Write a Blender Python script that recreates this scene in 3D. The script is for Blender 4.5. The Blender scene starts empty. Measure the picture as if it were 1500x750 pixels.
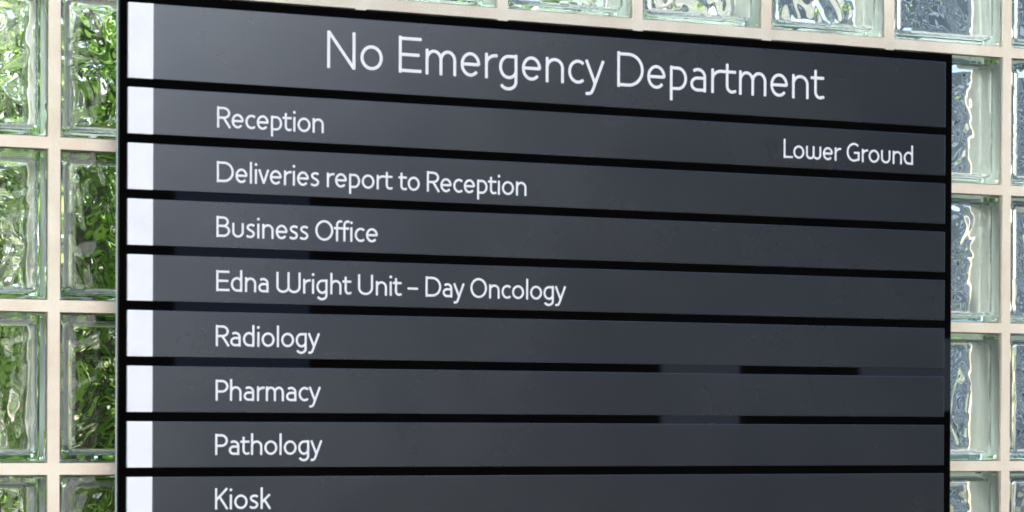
import bpy, bmesh, math, random
from mathutils import Vector, Matrix, noise
random.seed(7)
R = math.radians
S = bpy.context.scene
COL = S.collection

# ------------------------------------------------------------------ camera
F_PX, YAW, PITCH, ROLL, SHIFT = 3703.76, 23.96507, -0.33733, 0.22487, 272.57
cam_d = bpy.data.cameras.new("camera"); cam = bpy.data.objects.new("camera", cam_d); COL.objects.link(cam)
S.camera = cam
cam_d.sensor_width = 36; cam_d.lens = 36 * F_PX / 1500
cam_d.shift_y = SHIFT / 1500
cam_d.clip_start = 0.05; cam_d.clip_end = 2000
_y, _p, _r = R(YAW), R(PITCH), R(ROLL)
fw = Vector((math.sin(_y) * math.cos(_p), math.cos(_y) * math.cos(_p), math.sin(_p)))
rt = Vector((math.cos(_y), -math.sin(_y), 0)); up = rt.cross(fw)
rt2 = rt * math.cos(_r) + up * math.sin(_r); up2 = -rt * math.sin(_r) + up * math.cos(_r)
cam.matrix_world = Matrix(((rt2.x, up2.x, -fw.x, -0.74654), (rt2.y, up2.y, -fw.y, -3.06458),
                           (rt2.z, up2.z, -fw.z, -0.54657), (0, 0, 0, 1)))

# ------------------------------------------------------------------ world, sun, exposure
SUN_EL, SUN_AZ = 45.0, 328.0           # azimuth clockwise from +Y (the far side of the wall)
w = bpy.data.worlds.new("World"); S.world = w; w.use_nodes = True
nt = w.node_tree; nt.nodes.clear()
wo = nt.nodes.new("ShaderNodeOutputWorld"); bg = nt.nodes.new("ShaderNodeBackground")
sky = nt.nodes.new("ShaderNodeTexSky"); sky.sky_type = 'NISHITA'; sky.sun_disc = False
sky.sun_elevation = R(SUN_EL); sky.sun_rotation = R(SUN_AZ)
sky.air_density = 1.0; sky.dust_density = 2.5; sky.ozone_density = 1.2
bg.inputs['Strength'].default_value = 0.13
nt.links.new(sky.outputs[0], bg.inputs[0]); nt.links.new(bg.outputs[0], wo.inputs[0])
sl = bpy.data.lights.new("sun", 'SUN'); sl.energy = 3.6; sl.angle = R(0.5); sl.color = (1, .955, .88)
try: sl.cycles.use_multiple_importance_sampling = False
except Exception: pass
so = bpy.data.objects.new("sun", sl); COL.objects.link(so)
sdir = Vector((math.sin(R(SUN_AZ)) * math.cos(R(SUN_EL)), math.cos(R(SUN_AZ)) * math.cos(R(SUN_EL)), math.sin(R(SUN_EL))))
so.rotation_euler = (-sdir).to_track_quat('-Z', 'Y').to_euler(); so.location = (0, 0, 8)
S.view_settings.view_transform = 'Standard'; S.view_settings.look = 'None'
S.view_settings.gamma = 1; S.view_settings.exposure = 1.92
S.render.engine = 'CYCLES'
c = S.cycles
c.max_bounces = 16; c.transmission_bounces = 14; c.glossy_bounces = 6; c.diffuse_bounces = 3; c.transparent_max_bounces = 12
c.caustics_reflective = False; c.caustics_refractive = True; c.blur_glossy = 0.3
c.filter_width = 1.9; c.sample_clamp_indirect = 4.0; c.use_denoising = True
try: c.denoiser = 'OPENIMAGEDENOISE'; c.denoising_input_passes = 'RGB_ALBEDO_NORMAL'
except Exception: pass

# ------------------------------------------------------------------ helpers
def mat(name, base, rough=.5, spec=.5, metal=0, **kw):
    m = bpy.data.materials.new(name); m.use_nodes = True
    b = m.node_tree.nodes['Principled BSDF']
    b.inputs['Base Color'].default_value = (*base, 1)
    b.inputs['Roughness'].default_value = rough
    b.inputs['Specular IOR Level'].default_value = spec
    b.inputs['Metallic'].default_value = metal
    return m
def add_noise(m, c1, c2, scale, detail=4, lo=.35, hi=.65, bump=0, bscale=None, rough=None):
    nt = m.node_tree; b = nt.nodes['Principled BSDF']
    tc = nt.nodes.new('ShaderNodeTexCoord'); n = nt.nodes.new('ShaderNodeTexNoise')
    n.inputs['Scale'].default_value = scale; n.inputs['Detail'].default_value = detail
    nt.links.new(tc.outputs['Object'], n.inputs['Vector'])
    cr = nt.nodes.new('ShaderNodeValToRGB')
    cr.color_ramp.elements[0].position = lo; cr.color_ramp.elements[0].color = (*c1, 1)
    cr.color_ramp.elements[1].position = hi; cr.color_ramp.elements[1].color = (*c2, 1)
    nt.links.new(n.outputs['Fac'], cr.inputs[0]); nt.links.new(cr.outputs[0], b.inputs['Base Color'])
    if rough:
        mr = nt.nodes.new('ShaderNodeMapRange'); mr.inputs[3].default_value = rough[0]; mr.inputs[4].default_value = rough[1]
        nt.links.new(n.outputs['Fac'], mr.inputs[0]); nt.links.new(mr.outputs[0], b.inputs['Roughness'])
    if bump:
        n2 = nt.nodes.new('ShaderNodeTexNoise'); n2.inputs['Scale'].default_value = bscale or scale * 6
        n2.inputs['Detail'].default_value = 5
        nt.links.new(tc.outputs['Object'], n2.inputs['Vector'])
        bp = nt.nodes.new('ShaderNodeBump'); bp.inputs['Strength'].default_value = bump; bp.inputs['Distance'].default_value = .002
        nt.links.new(n2.outputs['Fac'], bp.inputs['Height']); nt.links.new(bp.outputs[0], b.inputs['Normal'])
    return m
def link(name, bm, m, parent=None, smooth=False, kind=None, label=None):
    me = bpy.data.meshes.new(name)
    if isinstance(bm, bpy.types.Mesh): me = bm
    else: bm.to_mesh(me); bm.free()
    if m and not me.materials: me.materials.append(m)
    if smooth:
        for p in me.polygons: p.use_smooth = True
    o = bpy.data.objects.new(name, me); COL.objects.link(o)
    if parent: o.parent = parent
    if kind: o['kind'] = kind
    if label: o['label'] = label
    return o
def thing(name, label, cat, loc=(0, 0, 0), group=None):
    o = bpy.data.objects.new(name, None); COL.objects.link(o); o.location = loc
    o.empty_display_size = .1
    o['label'] = label; o['category'] = cat
    if group: o['group'] = group
    return o
def box(bm, x0, x1, y0, y1, z0, z1, bev=0, seg=1):
    m = Matrix.Translation(((x0+x1)/2, (y0+y1)/2, (z0+z1)/2)) @ Matrix.Diagonal((abs(x1-x0), abs(y1-y0), abs(z1-z0), 1))
    g = bmesh.ops.create_cube(bm, size=1, matrix=m)
    if bev:
        es = list({e for v in g['verts'] for e in v.link_edges})
        bmesh.ops.bevel(bm, geom=es, offset=bev, segments=seg, profile=.5, affect='EDGES')
def bx(*a, **k):
    bm = bmesh.new(); box(bm, *a, **k); return bm

# ------------------------------------------------------------------ materials
M_mortar = add_noise(mat("mortar", (.78, .68, .58), .8, .3), (.82, .695, .53), (.94, .84, .67), 14, 8, .3, .62, .38, 420)
M_black = mat("black_gloss_board", (.0004, .0004, .0006), .02, .4)
M_panel = add_noise(mat("grey_panel_paint", (.05, .055, .068), .33, .5, .96), (.116, .132, .157), (.130, .145, .169), 6, 7, .3, .7, 0, 500, (.24, .30))
M_white = add_noise(mat("white_vinyl", (.80, .81, .85), .35, .5), (.78, .785, .80), (.84, .845, .86), 22, 6, .3, .6)
M_text = mat("white_lettering", (.80, .80, .82), .45, .4)
M_edge = mat("pale_metal_edge", (.42, .50, .48), .35, .5, .3)
M_steel = mat("spacer_steel", (.5, .5, .5), .3, .5, 1)
M_coat = mat("edge_coating", (.86, .88, .87), .7, .3)
M_render = add_noise(mat("wall_render", (.6, .5, .42), .85, .3), (.50, .43, .36), (.60, .53, .45), 5, 6, .3, .7, .5, 120)

M_glass = bpy.data.materials.new("green_tinted_block_glass"); M_glass.use_nodes = True
nt = M_glass.node_tree; nt.nodes.clear()
o_ = nt.nodes.new('ShaderNodeOutputMaterial'); g_ = nt.nodes.new('ShaderNodeBsdfGlass'); v_ = nt.nodes.new('ShaderNodeVolumeAbsorption')
g_.inputs['Color'].default_value = (1, 1, 1, 1); g_.inputs['IOR'].default_value = 1.5; g_.inputs['Roughness'].default_value = 0.0
v_.inputs['Color'].default_value = (.42, .80, .66, 1); v_.inputs['Density'].default_value = 7
nt.links.new(g_.outputs[0], o_.inputs[0]); nt.links.new(v_.outputs[0], o_.inputs[1])

def leaf_mat(name, c1, c2, tr):
    m = bpy.data.materials.new(name); m.use_nodes = True
    nt = m.node_tree; b = nt.nodes['Principled BSDF']; out = nt.nodes['Material Output']
    gi = nt.nodes.new('ShaderNodeNewGeometry'); cr = nt.nodes.new('ShaderNodeValToRGB')
    cr.color_ramp.elements[0].color = (*c1, 1); cr.color_ramp.elements[1].color = (*c2, 1)
    nt.links.new(gi.outputs['Random Per Island'], cr.inputs[0]); nt.links.new(cr.outputs[0], b.inputs['Base Color'])
    b.inputs['Roughness'].default_value = .32; b.inputs['Specular IOR Level'].default_value = .6
    t = nt.nodes.new('ShaderNodeBsdfTranslucent'); mx = nt.nodes.new('ShaderNodeMixShader'); mx.inputs[0].default_value = tr
    hs = nt.nodes.new('ShaderNodeHueSaturation'); hs.inputs['Value'].default_value = 2.3; hs.inputs['Saturation'].default_value = .98
    nt.links.new(cr.outputs[0], hs.inputs['Color']); nt.links.new(hs.outputs[0], t.inputs['Color'])
    nt.links.new(b.outputs[0], mx.inputs[1]); nt.links.new(t.outputs[0], mx.inputs[2]); nt.links.new(mx.outputs[0], out.inputs[0])
    return m
M_leaf = leaf_mat("shrub_leaf", (.018, .052, .020), (.29, .45, .10), .46)
M_leaf2 = leaf_mat("pale_leaf", (.020, .060, .020), (.40, .57, .14), .48)
M_bark = mat("bark", (.05, .06, .025), .8)
M_ground = add_noise(mat("ground_soil", (.1, .09, .07), .9), (.03, .035, .02), (.06, .055, .035), 2, 6, .3, .7, .5, 30)

# ------------------------------------------------------------------ ground
link("ground", bx(-600, 600, -600, 600, -2.6, -2.1), M_ground, kind='structure')

M_pave = add_noise(mat("bounce_concrete", (.5, .48, .44), .8, .3), (.19, .175, .155), (.24, .22, .20), 3, 6, .3, .7, .4, 60)
link("bounce_paving", bx(-9, 2.2, -4.6, -.03, -2.2, -2.096), M_pave, kind='structure')  # unseen paving added for bounce light, cut short to keep right panels dark

# ------------------------------------------------------------------ glass block wall
P = 0.2; G = 0.0145; B = P - G; DEP = 0.08
C0, C1, R0, R1 = -3, 9, -2, 5          # column lines C0..C1, row lines R0..R1 (downwards)
wall = thing("glass_block_wall", "wall of square wavy glass blocks in cream mortar joints behind the dark sign", "wall")
bm = bmesh.new()
x0, x1 = C0 * P, C1 * P; zt, zb = -R0 * P, -R1 * P
for n in range(C0, C1 + 1):
    box(bm, n*P - G/2, n*P + G/2, 0, DEP, zb - G/2, zt + G/2)
for m in range(R0, R1 + 1):
    for n in range(C0, C1):
        box(bm, n*P + G/2, (n+1)*P - G/2, 0, DEP, -m*P - G/2, -m*P + G/2)
mo = link("mortar", bm, M_mortar, wall)
link("coping", bx(x0 - .05, x1 + .05, -.03, DEP + .03, zt + G/2, zt + G/2 + .05, bev=.004), M_render, wall)
link("plinth", bx(x0 - .05, x1 + .05, -.02, DEP + .02, -2.12, zb - G/2 - .001, bev=.004), M_render, wall)

def sheet(bm, half, y, N, fn, flip, rim=0.0, rimdrop=0.0):
    """square grid sheet in the xz plane at depth y; fn(u,v)->dy"""
    vs = []
    for j in range(N + 1):
        row = []
        for i in range(N + 1):
            u, v = -1 + 2*i/N, -1 + 2*j/N
            row.append(bm.verts.new((u*half, y + fn(u, v), v*half)))
        vs.append(row)
    for j in range(N):
        for i in range(N):
            q = (vs[j][i], vs[j][i+1], vs[j+1][i+1], vs[j+1][i])
            bm.faces.new(q if not flip else q[::-1])
    return vs
def border(vs):
    N = len(vs) - 1
    return [vs[0][i] for i in range(N)] + [vs[j][N] for j in range(N)] + [vs[N][i] for i in range(N, 0, -1)] + [vs[j][0] for j in range(N, 0, -1)]
def rounded_ring(half, y, N, rad):
    """points matching border(): the square outline with rounded corners"""
    out = []
    pts = [(-1 + 2*i/N, -1) for i in range(N)] + [(1, -1 + 2*j/N) for j in range(N)] + [(1 - 2*i/N, 1) for i in range(N)] + [(-1, 1 - 2*j/N) for j in range(N)]
    for (u, v) in pts:
        x, z = u*half, v*half; k = half - rad
        if abs(x) > k and abs(z) > k:
            dx, dz = abs(x) - k, abs(z) - k; l = math.hypot(dx, dz) or 1
            s = rad / l
            x = math.copysign(k + dx*s, x); z = math.copysign(k + dz*s, z)
        out.append((x, y, z))
    return out
def strip(bm, a, b, flip):
    n = len(a)
    for i in range(n):
        q = (a[i], a[(i+1) % n], b[(i+1) % n], b[i])
        bm.faces.new(q if not flip else q[::-1])

WH = 0.0008
def wave(seed, ph):
    off = Vector((seed*7.3, seed*3.1, seed*1.7))
    def f(u, v):
        x, z = u*.08, v*.08
        p = Vector((x*17, z*13, 0)) + off
        wv = noise.noise(p) ; wz = noise.noise(p + Vector((5, 9, 2)))
        q = Vector(((x*.9 + z*.45)*34 + wv*2.4, (z*.8 - x*.55)*23 + wz*2.4, 0)) + off
        d = noise.noise(q) * 1.7 + .32*noise.noise(q*2.3 + off)
        m = max(abs(u), abs(v)); k = min(1, max(0, (1 - m) / .05))
        return d * WH * (k*k*(3-2*k)) * (1.25 + .16*(seed % 4))
    return f
def block_mesh(seed):
    N = 52
    bm = bmesh.new()
    h = B/2 - .0006; rr = .0035
    # outer skin: flat faces with a rounded arris, pane face slightly behind the joint face
    fy, by = .003, DEP - .003
    def skin(y, sgn, flip):
        vs = sheet(bm, h - rr*1.3, y, 8, lambda u, v: 0, flip)
        b0 = border(vs)
        k1 = [bm.verts.new(p) for p in rounded_ring(h - rr*.3, y + sgn*rr*.3, 8, .006)]
        k2 = [bm.verts.new(p) for p in rounded_ring(h, y + sgn*rr, 8, .006)]
        strip(bm, b0, k1, not flip); strip(bm, k1, k2, not flip)
        return k2
    a = skin(fy, 1, False); b = skin(by, -1, True)
    strip(bm, a, b, True)
    # inner cavity with wavy panes and rounded corners
    ih = h - .0105; pt = .0085
    va = sheet(bm, ih - .004, fy + pt, N, wave(seed, 0), True)
    vb = sheet(bm, ih - .004, by - pt, N, wave(seed + 11, 0), False)
    ba, bb = border(va), border(vb)
    ra = [bm.verts.new(p) for p in rounded_ring(ih, fy + pt + .004, N, .010)]
    rb = [bm.verts.new(p) for p in rounded_ring(ih, by - pt - .004, N, .010)]
    # the seam where the two pressed halves meet
    mid = (fy + by) / 2
    rings = [ra] + [[bm.verts.new(p) for p in rounded_ring(ih + d, mid + dy, N, .010)] for dy, d in ((-.004, .0004), (-.0015, -.0012), (.0015, -.0012), (.004, .0004))] + [rb]
    strip(bm, ba, ra, False)
    for i in range(len(rings) - 1): strip(bm, rings[i], rings[i+1], False)
    strip(bm, rb, bb, False)
    bm.normal_update()
    me = bpy.data.meshes.new("glass_block"); bm.to_mesh(me); bm.free()
    me.materials.append(M_glass)
    for p in me.polygons: p.use_smooth = True
    me.set_sharp_from_angle(angle=R(50))
    return me
def coat_mesh():
    bm = bmesh.new(); h = B/2 - .0018
    a = [bm.verts.new(p) for p in ((-h, .0054, -h), (h, .0054, -h), (h, .0054, h), (-h, .0054, h))]
    b = [bm.verts.new(p) for p in ((-h, DEP-.0054, -h), (h, DEP-.0054, -h), (h, DEP-.0054, h), (-h, DEP-.0054, h))]
    strip(bm, a, b, False)
    me = bpy.data.meshes.new("edge_coating"); bm.to_mesh(me); bm.free(); me.materials.append(M_coat); return me
variants = [block_mesh(s) for s in (1, 2, 3, 4, 5)]
coat = coat_mesh()
hidden = {(cc, r) for cc in range(1, 6) for r in range(1, 3)}
rb_ = random.Random(3)
for cc in range(C0, C1):
    for r in range(R0, R1):
        if (cc, r) in hidden: continue
        k = rb_.randrange(5); q = rb_.randrange(4)
        o = link("glass_block", variants[k], None, wall)
        o.location = ((cc + .5)*P, 0, -(r + .5)*P)
        o.rotation_euler = (0, q*math.pi/2, 0)
        e = link("edge_coating", coat, None, o)

# ------------------------------------------------------------------ sign
YB, YP = -0.050, -0.0545                # face of the black board, face of the panels
XL, XR = 0.0671, 1.2722
XS, XT, XE = 0.0778, 0.1093, 1.2578
sign = thing("directory_sign", "black directory sign with grey name panels and white tabs on a glass block wall", "sign", (0, 0, 0))
link("backing_board", bx(XL, XR, YB, YB + .0085, -.6775, -.0176, bev=.0008), M_black, sign)
link("edge_trim", bx(XL - .0014, XL - .0002, YB + .0022, YB + .0080, -.6775, -.0176, bev=.0004), M_edge, sign)
for sx in (XL + .06, XR - .06):
    for sz in (-.075, -.62):
        bm = bmesh.new(); bmesh.ops.create_cone(bm, cap_ends=True, segments=20, radius1=.011, radius2=.011, depth=-YB - .0088,
            matrix=Matrix.Translation((sx, (YB + .0087) / 2, sz)) @ Matrix.Rotation(R(90), 4, 'X'))
        link("spacer", bm, M_steel, sign)

# ---- stroke lettering
H = .055; XH = .69
def arc(cx, cy, rx, ry, a0, a1, n=None):
    n = n or max(6, int(abs(a1 - a0) / 9))
    return [(cx + rx*math.cos(R(a0 + (a1-a0)*i/n)), cy + ry*math.sin(R(a0 + (a1-a0)*i/n))) for i in range(n+1)]
def spl(pts, n=5):
    o = []; Pn = [pts[0]] + list(pts) + [pts[-1]]
    for i in range(1, len(Pn) - 2):
        for k in range(n):
            t = k / n; a, b, c_, d = Pn[i-1], Pn[i], Pn[i+1], Pn[i+2]
            o.append(tuple(.5*((2*b[j]) + (-a[j]+c_[j])*t + (2*a[j]-5*b[j]+4*c_[j]-d[j])*t*t + (-a[j]+3*b[j]-3*c_[j]+d[j])*t**3) for j in (0, 1)))
    o.append(pts[-1]); return o
lo, hi = H - .01, XH - H + .01
def arch(xa, xb, ytop=hi, ry=.24, foot=0, start=180):
    cx, rx = (xa + xb)/2, (xb - xa)/2
    return arc(cx, ytop - ry, rx, ry, start, 0) + [(xb, foot)]
def glyph(ch):
    """(width, strokes, left bearing, right bearing)"""
    h = H
    if ch == 'N': w = .85; return w, [[(h, 0), (h, 1)], [(h + .005, .985), (w - h - .005, .015)], [(w-h, 0), (w-h, 1)]], .08, .08
    if ch == 'o': w = .68; return w, [arc(w/2, XH/2, w/2-h, XH/2-h+.01, 90, 450)], .045, .045
    if ch == 'e':
        w = .62; cy = XH/2
        return w, [[(h+.01, cy+.005), (w-h, cy+.005)], arc(w/2, cy, w/2-h, XH/2-h+.01, 1, 316)], .045, .05
    if ch == 'c': w = .55; return w, [arc(.32, XH/2, .32-h, XH/2-h+.01, 52, 308)], .045, .0
    if ch == 'E': w = .69; return w, [[(h, 0), (h, 1)], [(h, 1-h), (w-.01, 1-h)], [(h, .5), (w-.07, .5)], [(h, h), (w-.01, h)]], .08, .04
    if ch == 'm':
        w = .95; return w, [[(h, 0), (h, XH)], arch(h, w/2), arch(w/2, w-h)], .075, .07
    if ch == 'n': w = .595; return w, [[(h, 0), (h, XH)], arch(h, w-h)], .075, .07
    if ch == 'h': w = .595; return w, [[(h, 0), (h, 1.03)], arch(h, w-h)], .075, .07
    if ch == 'r': w = .41; return w, [[(h, 0), (h, XH)], arc(h+.29, XH-h-.24, .29, .245, 180, 82)], .075, -.02
    if ch == 'g':
        w = .59; cx = w/2+.02
        return w, [[(w-h, XH), (w-h, -.07)] + arc(w/2, -.07, w/2-h, .205, 0, -150)[1:],
                   [(w-h, hi), (cx, hi)] + arc(cx, XH/2, cx-h, XH/2-h+.01, 90, 270)[1:] + arc(cx, .26, w-h-cx, .26-lo, 270, 350)[1:]], .045, .075
    if ch == 'd':
        w = .60; cx = w/2+.02
        return w, [[(w-h, 0), (w-h, 1.03)],
                   [(w-h, lo), (cx, lo)] + arc(cx, XH/2, cx-h, XH/2-h+.01, 270, 90)[1:] + arc(cx, XH-.26, w-h-cx, .26-lo, 90, 10)[1:]], .045, .075
    if ch == 'p':
        w = .585; cx = w/2-.02
        return w, [[(h, XH), (h, -.29)], [(h, hi), (cx, hi)] + arc(cx, XH/2, w-h-cx, XH/2-h+.01, 90, -90)[1:] + [(h, lo)]], .075, .045
    if ch == 'a':
        w = .545
        return w, [[(w-h, 0)] + arc(w/2-.01, hi-.21, w/2-h+.01, .21, 0, 128),
                   [(w-h, .395), (.27, .395)] + arc(.25, (.395+lo)/2, .25-h, (.395-lo)/2, 90, 270)[1:] + [(w-h, lo+.005)]], .045, .075
    if ch == 'y':
        w = .62
        return w, [[(.04, XH), (w*.50, .05)], [(w-.045, XH), (.255, -.13)] + spl([(.255, -.13), (.20, -.225), (.13, -.26), (.03, -.262)])[1:]], .0, .0
    if ch == 'v': w = .56; return w, [[(.045, XH), (w/2, .03)], [(w-.045, XH), (w/2, .03)]], .0, .0
    if ch == 'D':
        w = .88; return w, [[(h, 0), (h, 1)], [(h, 1-h), (.38, 1-h)] + arc(.38, .5, w-h-.38, .5-h, 90, -90)[1:] + [(h, h)]], .08, .05
    if ch == 't':
        w = .48; return w, [[(.155, .86), (.155, .24)] + arc(.325, .215, .17, .215-lo, 180, 272)[1:] + [(w-.035, .075)], [(.0, XH-h), (w-.04, XH-h)]], .0, -.01
    if ch == 'f':
        w = .40; return w, [[(.15, 0), (.15, .80)] + arc(.33, .80, .18, .185, 180, 92)[1:] + [(.40, .975)], [(.0, XH-h), (w-.02, XH-h)]], .0, -.02
    if ch == 'R':
        w = .71; return w, [[(h, 0), (h, 1)], [(h, 1-h), (.34, 1-h)] + arc(.34, .71, .28, .235, 90, -90)[1:] + [(h, .475)], [(.34, .475), (w-.045, .0)]], .08, .0
    if ch == 'P':
        w = .66; return w, [[(h, 0), (h, 1)], [(h, 1-h), (.32, 1-h)] + arc(.32, .69, w-h-.32, .255, 90, -90)[1:] + [(h, .435)]], .08, .01
    if ch == 'B':
        w = .70
        return w, [[(h, 0), (h, 1)], [(h, 1-h), (.34, 1-h)] + arc(.34, .74, .24, .205, 90, -90)[1:] + [(h, .535)],
                   [(.34, .535)] + arc(.36, .295, w-h-.36, .24, 90, -90) + [(h, h)]], .08, .045
    if ch == 'i': w = .11; return w, [[(h, 0), (h, XH)], ('dot', h, .935)], .08, .075
    if ch == 'l': w = .11; return w, [[(h, 0), (h, 1.03)]], .08, .075
    if ch == 's':
        w = .47; return w, [spl([(.42, .60), (.33, .635), (.22, .635), (.11, .58), (.09, .49), (.16, .405), (.30, .335), (.39, .26), (.405, .17), (.34, .075), (.24, .045), (.13, .055), (.045, .095)])], .04, .04
    if ch == 'u': w = .60; return w, [[(h, XH), (h, .27)] + arc(w/2, .28, w/2-h, .28-lo, 180, 360)[1:] + [(w-h, XH)]], .07, .075
    if ch == 'U': w = .80; return w, [[(h, 1), (h, .35)] + arc(w/2, .35, w/2-h, .35-lo, 180, 360)[1:] + [(w-h, 1)]], .08, .08
    if ch == 'O': w = .93; return w, [arc(w/2, .5, w/2-h, .5-h+.01, 90, 450)], .05, .05
    if ch == 'G':
        w = .82; return w, [arc(.46, .5, .46-h, .5-h+.01, 52, 300) + [(w-h, .10)], [(w-h, .085), (w-h, .47), (.47, .47)]], .05, .07
    if ch in 'Ww':
        w, t, y = (1.27, 1, .30) if ch == 'W' else (.95, XH, .26)
        return w, [[(h, t), (h, y)] + arc((h+w/2)/2, y, (w/2-h)/2, y-lo, 180, 360)[1:] + [(w/2, t)],
                   [(w/2, y)] + arc((w/2+w-h)/2, y, (w/2-h)/2, y-lo, 180, 360)[1:] + [(w-h, t)]], .07, .06
    if ch == '-': w = .44; return w, [[(0, .375), (w, .375)]], .1, .1
    if ch == 'K': w = .67; return w, [[(h, 0), (h, 1)], [(w-.07, 1), (.10, .47)], [(.235, .59), (w-.045, 0)]], .08, .0
    if ch == 'k': w = .53; return w, [[(h, 0), (h, 1.03)], [(w-.07, XH), (.09, .33)], [(.205, .42), (w-.045, 0)]], .075, .0
    if ch == 'L': w = .55; return w, [[(h, 0), (h, 1)], [(h, h), (w, h)]], .08, .0
    raise ValueError(ch)

def ribbon(bm, pts, hw, y0, crown=.00035):
    """flat vinyl stroke with a slightly raised middle and rounded ends"""
    pts = [p for i, p in enumerate(pts) if i == 0 or (p[0]-pts[i-1][0])**2 + (p[1]-pts[i-1][1])**2 > 1e-12]
    n = len(pts)
    closed = (pts[0][0]-pts[-1][0])**2 + (pts[0][1]-pts[-1][1])**2 < 1e-10
    if closed: pts = pts[:-1]; n -= 1
    rows = []
    for i in range(n):
        if closed: a, b = pts[i-1], pts[(i+1) % n]
        else: a, b = pts[max(i-1, 0)], pts[min(i+1, n-1)]
        p = pts[i]
        d1 = Vector((p[0]-a[0], p[1]-a[1])); d2 = Vector((b[0]-p[0], b[1]-p[1]))
        if d1.length == 0: d1 = d2
        if d2.length == 0: d2 = d1
        d1.normalize(); d2.normalize(); t = (d1 + d2).normalized()
        nn = Vector((-t.y, t.x)); k = 1 / max(.5, nn.dot(Vector((-d1.y, d1.x))))
        rows.append((p, nn * hw * k, t))
    def V(x, z, y): return bm.verts.new((x, y, z))
    vs = [(V(p[0]+q.x, p[1]+q.y, y0), V(p[0], p[1], y0 - crown), V(p[0]-q.x, p[1]-q.y, y0)) for p, q, t in rows]
    m = n if closed else n - 1
    for i in range(m):
        a, b = vs[i], vs[(i+1) % n]
        bm.faces.new((a[0], a[1], b[1], b[0])); bm.faces.new((a[1], a[2], b[2], b[1]))
    if not closed:
        for (p, q, t), v, s in ((rows[0], vs[0], -1), (rows[-1], vs[-1], 1)):
            e = hw * .35
            c1 = V(p[0] + q.x*.7 + t.x*s*e, p[1] + q.y*.7 + t.y*s*e, y0)
            c2 = V(p[0] - q.x*.7 + t.x*s*e, p[1] - q.y*.7 + t.y*s*e, y0)
            for f in ((v[1], v[0], c1), (v[1], c1, c2), (v[1], c2, v[2])):
                bm.faces.new(f if s > 0 else f[::-1])
def word(bm, s, xa, xb, base, cap, sw, y0):
    k = (y0 + 3.06458) / (-.0585 + 3.06458)      # extents were measured on a plane 4 mm further out
    xa = -.74654 + (xa + .74654)*k; xb = -.74654 + (xb + .74654)*k; base = -.54657 + (base + .54657)*k; cap *= k
    pen = 0; items = []
    for i, ch in enumerate(s):
        w, st, l, r = glyph(ch)
        if i: pen += l
        items.append((pen, st)); pen += w
        if i < len(s) - 1: pen += r
    kx = (xb - xa) / pen
    for x, st in items:
        for s_ in st:
            if s_[0] == 'dot':
                cx, cz = xa + (x + s_[1])*kx, base + s_[2]*cap; rr = cap*.072
                vs = [bm.verts.new((cx + rr*math.cos(R(a)), y0, cz + rr*math.sin(R(a)))) for a in range(0, 360, 30)]
                cv = bm.verts.new((cx, y0 - .0004, cz))
                for i in range(12): bm.faces.new((vs[i], vs[(i+1) % 12], cv))
            else:
                ribbon(bm, [(xa + (x + p[0])*kx, base + p[1]*cap) for p in s_], cap*sw/2, y0)
ROWT, PITCH_, RH = -.1330, .06803, .0566
CT, CR = .0458, .0253
lines = [
    ("No Emergency Department", -.0298, -.1219, [("No", .3325, .4084), ("Emergency", .4292, .7214), ("Department", .7396, 1.0584)], -.0946, CT, .089),
    ("Reception, with Lower Ground at its right end", None, None, [("Reception", .1892, .3288), ("Lower", .9939, 1.0851), ("Ground", 1.0939, 1.2016)], -.1772, CR, .112),
    ("Deliveries report to Reception", None, None, [("Deliveries", .189, .323), ("report", .3332, .4222), ("to", .4303, .459), ("Reception", .469, .6088)], -.2447, CR, .112),
    ("Business Office", None, None, [("Business", .1888, .3089), ("Office", .318, .402)], -.3125, CR, .112),
    ("Edna Wright Unit - Day Oncology", None, None, [("Edna", .1888, .2565), ("Wright", .2669, .367), ("Unit", .3756, .4352), ("-", .4434, .4568), ("Day", .4678, .5216), ("Oncology", .5301, .6661)], -.3795, CR, .112),
    ("Radiology", None, None, [("Radiology", .1884, .3243)], -.4473, CR, .112),
    ("Pharmacy", None, None, [("Pharmacy", .1884, .3258)], -.5148, CR, .112),
    ("Pathology", None, None, [("Pathology", .1881, .328)], -.5820, CR, .112),
    ("Kiosk", None, None, [("Kiosk", .1881, .2606)], -.6493, CR, .112)]
for i, (txt, zt_, zb_, words, base, cap, sw) in enumerate(lines):
    if zt_ is None: zt_ = ROWT - PITCH_*(i-1); zb_ = zt_ - RH
    pn = link("name_panel", bx(XT + .0003, XE, YP, YB - .0001, zb_, zt_, bev=.0006, seg=2), M_panel, sign,
              label=("tall grey title panel reading " if i == 0 else "grey name panel reading ") + txt)
    link("white_tab", bx(XS, XT, YP - .0002, YB - .0001, zb_, zt_, bev=.0005), M_white, pn)
    for grp in ([w_ for w_ in words if w_[0] not in ("Lower", "Ground")], [w_ for w_ in words if w_[0] in ("Lower", "Ground")]):
        if not grp: continue
        bm = bmesh.new()
        for s, xa, xb in grp: word(bm, s, xa, xb, base, cap, sw, YP - .0001)
        bm.normal_update()
        lt = link("lettering", bm, M_text, pn)

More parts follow.
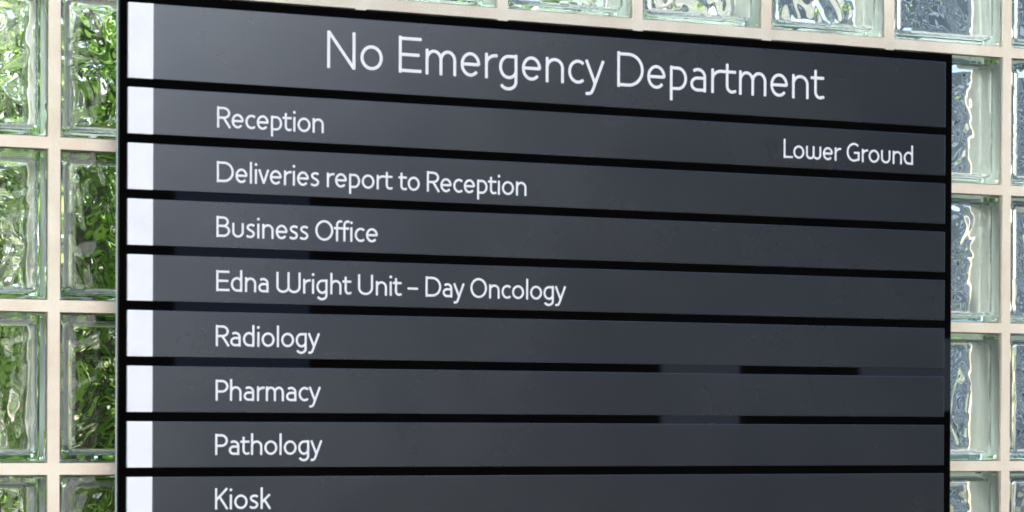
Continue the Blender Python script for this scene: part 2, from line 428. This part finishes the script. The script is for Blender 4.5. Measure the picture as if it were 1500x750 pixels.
# ------------------------------------------------------------------ planting behind the wall
def leaf(V, F, p, d, n, L, W):
    s = d.cross(n).normalized(); n = s.cross(d).normalized(); b = len(V)
    V += [p, p + d*L*.3 + s*W*.5 + n*L*.05, p + d*L*.3 - s*W*.5 + n*L*.05, p + d*L*.7 + s*W*.4 + n*L*.02, p + d*L*.7 - s*W*.4 + n*L*.02, p + d*L - n*L*.12,
          p + d*L*.35, p + d*L*.7 - n*L*.03]
    F += [(b, b+1, b+6), (b, b+6, b+2), (b+1, b+3, b+7, b+6), (b+2, b+6, b+7, b+4), (b+3, b+5, b+7), (b+4, b+7, b+5)]
def shrub(name, label, x, y, ztop, rx, ry, n, m, Ls, seed, group=None):
    rg = random.Random(seed)
    t = thing(name, label, "plant", (x, y, -2.1), group)
    V, F = [], []; H_ = ztop + 2.1
    bm = bmesh.new()
    tips = []
    for k in range(14):
        a = rg.uniform(0, 2*math.pi); q = math.sqrt(rg.random())
        tip = Vector((math.cos(a)*q*rx, math.sin(a)*q*ry, H_*rg.uniform(.75, 1))); root = Vector((math.cos(a)*.08, math.sin(a)*.08, 0))
        mid = root.lerp(tip, .5) + Vector((rg.uniform(-.06, .06), rg.uniform(-.06, .06), 0))
        tips.append((root, mid, tip))
        prev = None
        for j in range(9):
            u = j/8; p = root*(1-u)**2 + mid*2*u*(1-u) + tip*u*u; r_ = .012*(1-u) + .003
            ring = [bm.verts.new(p + Vector((math.cos(b)*r_, math.sin(b)*r_, 0))) for b in (0, 1.57, 3.14, 4.71)]
            if prev:
                for b in range(4): bm.faces.new((prev[b], prev[(b+1) % 4], ring[(b+1) % 4], ring[b]))
            prev = ring
    link("stem", bm, M_bark, t, smooth=True)
    cl = [Vector((rg.gauss(0, .45)*rx, rg.gauss(0, .45)*ry, H_*rg.uniform(.45, 1))) for _ in range(34)]
    for i in range(n):
        c_ = rg.choice(cl)
        p = c_ + Vector((rg.gauss(0, .11), rg.gauss(0, .09), rg.gauss(0, .11)))
        d = Vector((rg.gauss(0, 1), rg.gauss(0, 1), rg.gauss(-.1, .7))).normalized()
        nn = Vector((rg.gauss(0, .5), rg.gauss(0, .5), 1)).normalized()
        L = Ls*rg.uniform(.6, 1.3)
        leaf(V, F, p, d, nn, L, L*rg.uniform(.35, .5))
    me = bpy.data.meshes.new("foliage"); me.from_pydata([tuple(v) for v in V], [], F)
    link("foliage", me, m, t)
    return t
sp = [(-.55, .75, .55), (.05, .85, .75), (.55, .80, .55), (1.0, 1.0, .62), (1.45, 1.15, .42)]
shrub("shrub", "leafy green shrub seen through the blocks at the far left of the wall", -.35, .85, .62, .38, .30, 2300, M_leaf2, .075, 1)
shrub("shrub", "bright green shrub seen through the blocks just left of the sign", .25, .95, .72, .38, .32, 2300, M_leaf2, .08, 2)
shrub("shrub", "green shrub behind the wall showing in the blocks above the sign", .95, 1.10, .42, .40, .32, 2200, M_leaf, .075, 3)
shrub("shrub", "darker shrub deeper behind the wall left of the sign", -.1, 1.75, .85, .8, .4, 3000, M_leaf, .10, 4)

shrub("shrub", "thin green shrub behind the blocks above the right half of the sign", 2.05, 1.95, .34, .34, .35, 420, M_leaf, .085, 5)
# building far behind, right
M_far = add_noise(mat("far_building_render", (.12, .135, .16), .8), (.19, .20, .19), (.31, .32, .30), .9, 5, .3, .7)
M_farw = mat("far_building_window", (.05, .06, .07), .08, .8)
M_farf = mat("far_window_frame", (.78, .80, .80), .5)
bd = thing("office_building", "grey office building with pale windows seen through the blocks at the right", "building", (30, 26, -2.1))
bx0, bx1, by0, by1 = 15.6, 52, 26, 38
def part(name, b, m, par=bd, **k):
    o = link(name, b, m, par, **k)
    o.matrix_parent_inverse = Matrix.Translation((-30, -26, 2.1)) if par is bd else Matrix.Identity(4)
    return o
part("wall", bx(bx0, bx1, by0, by1, -2.1, 7.4), M_far)
part("roof", bx(bx0 - .4, bx1 + .4, by0 - .4, by1 + .4, 7.402, 7.8), M_farf)
for fl in (-1.3, 1.1, 3.5, 5.6):
    x = bx0 + 1
    while x < bx1 - 2:
        wn = part("window", bx(x, x + 1.7, by0 - .12, by0 - .003, fl, fl + 1.6), M_farf)
        link("pane", bx(x + .22, x + 1.48, by0 - .13, by0 - .122, fl + .22, fl + 1.38), M_farw, wn)
        x += 2.7

# unseen brick block added behind the camera for the glossy board to mirror
M_opp = add_noise(mat("dark_brick", (.03, .025, .025), .95, .08), (.010, .009, .010), (.016, .014, .014), 3, 5)
M_skypane = mat("pale_sky_pane", (.15, .19, .26), .6); M_skypane2 = mat("dark_sky_pane", (.045, .07, .13), .6)  # window panes with reflected sky put into their colour
ob = thing("added_brick_block", "dark brick block added out of view opposite the sign, mirrored faintly in its glossy black board", "building")
link("wall", bx(3.25, 8.5, -20, -12, -2.1, 2.17), M_opp, ob)
link("wall", bx(8.501, 17, -20, -12, -2.1, 8), M_opp, ob)  # tall wing added to block sky and darken the panels' right end
for x0_, x1_, z0_, z1_ in ((3.64, 4.5, -.30, 1.0), (6.98, 7.56, -.66, 0.0), (8.52, 9.6, -.42, .08)):
    link("window", bx(x0_, x1_, -12.0 + .002, -11.96, z0_, z1_), M_skypane2 if x0_ < 5 else M_skypane, ob)
M_pale = add_noise(mat("reflector_render", (.8, .8, .8), .85, .3), (.74, .75, .76), (.80, .81, .82), .7, 5)
pb = thing("pale_reflector", "tall pale block added out of view opposite the sign to reflect light onto its panels", "building")  # unseen sunlit block added to brighten the panels' upper left by reflection
link("wall", bx(-14, 13.5, -30, -20.1, -2.1, 15), M_pale, pb)
link("roof", bx(-14.3, 13.8, -30.3, -19.8, 15.002, 15.3), M_farf, pb)
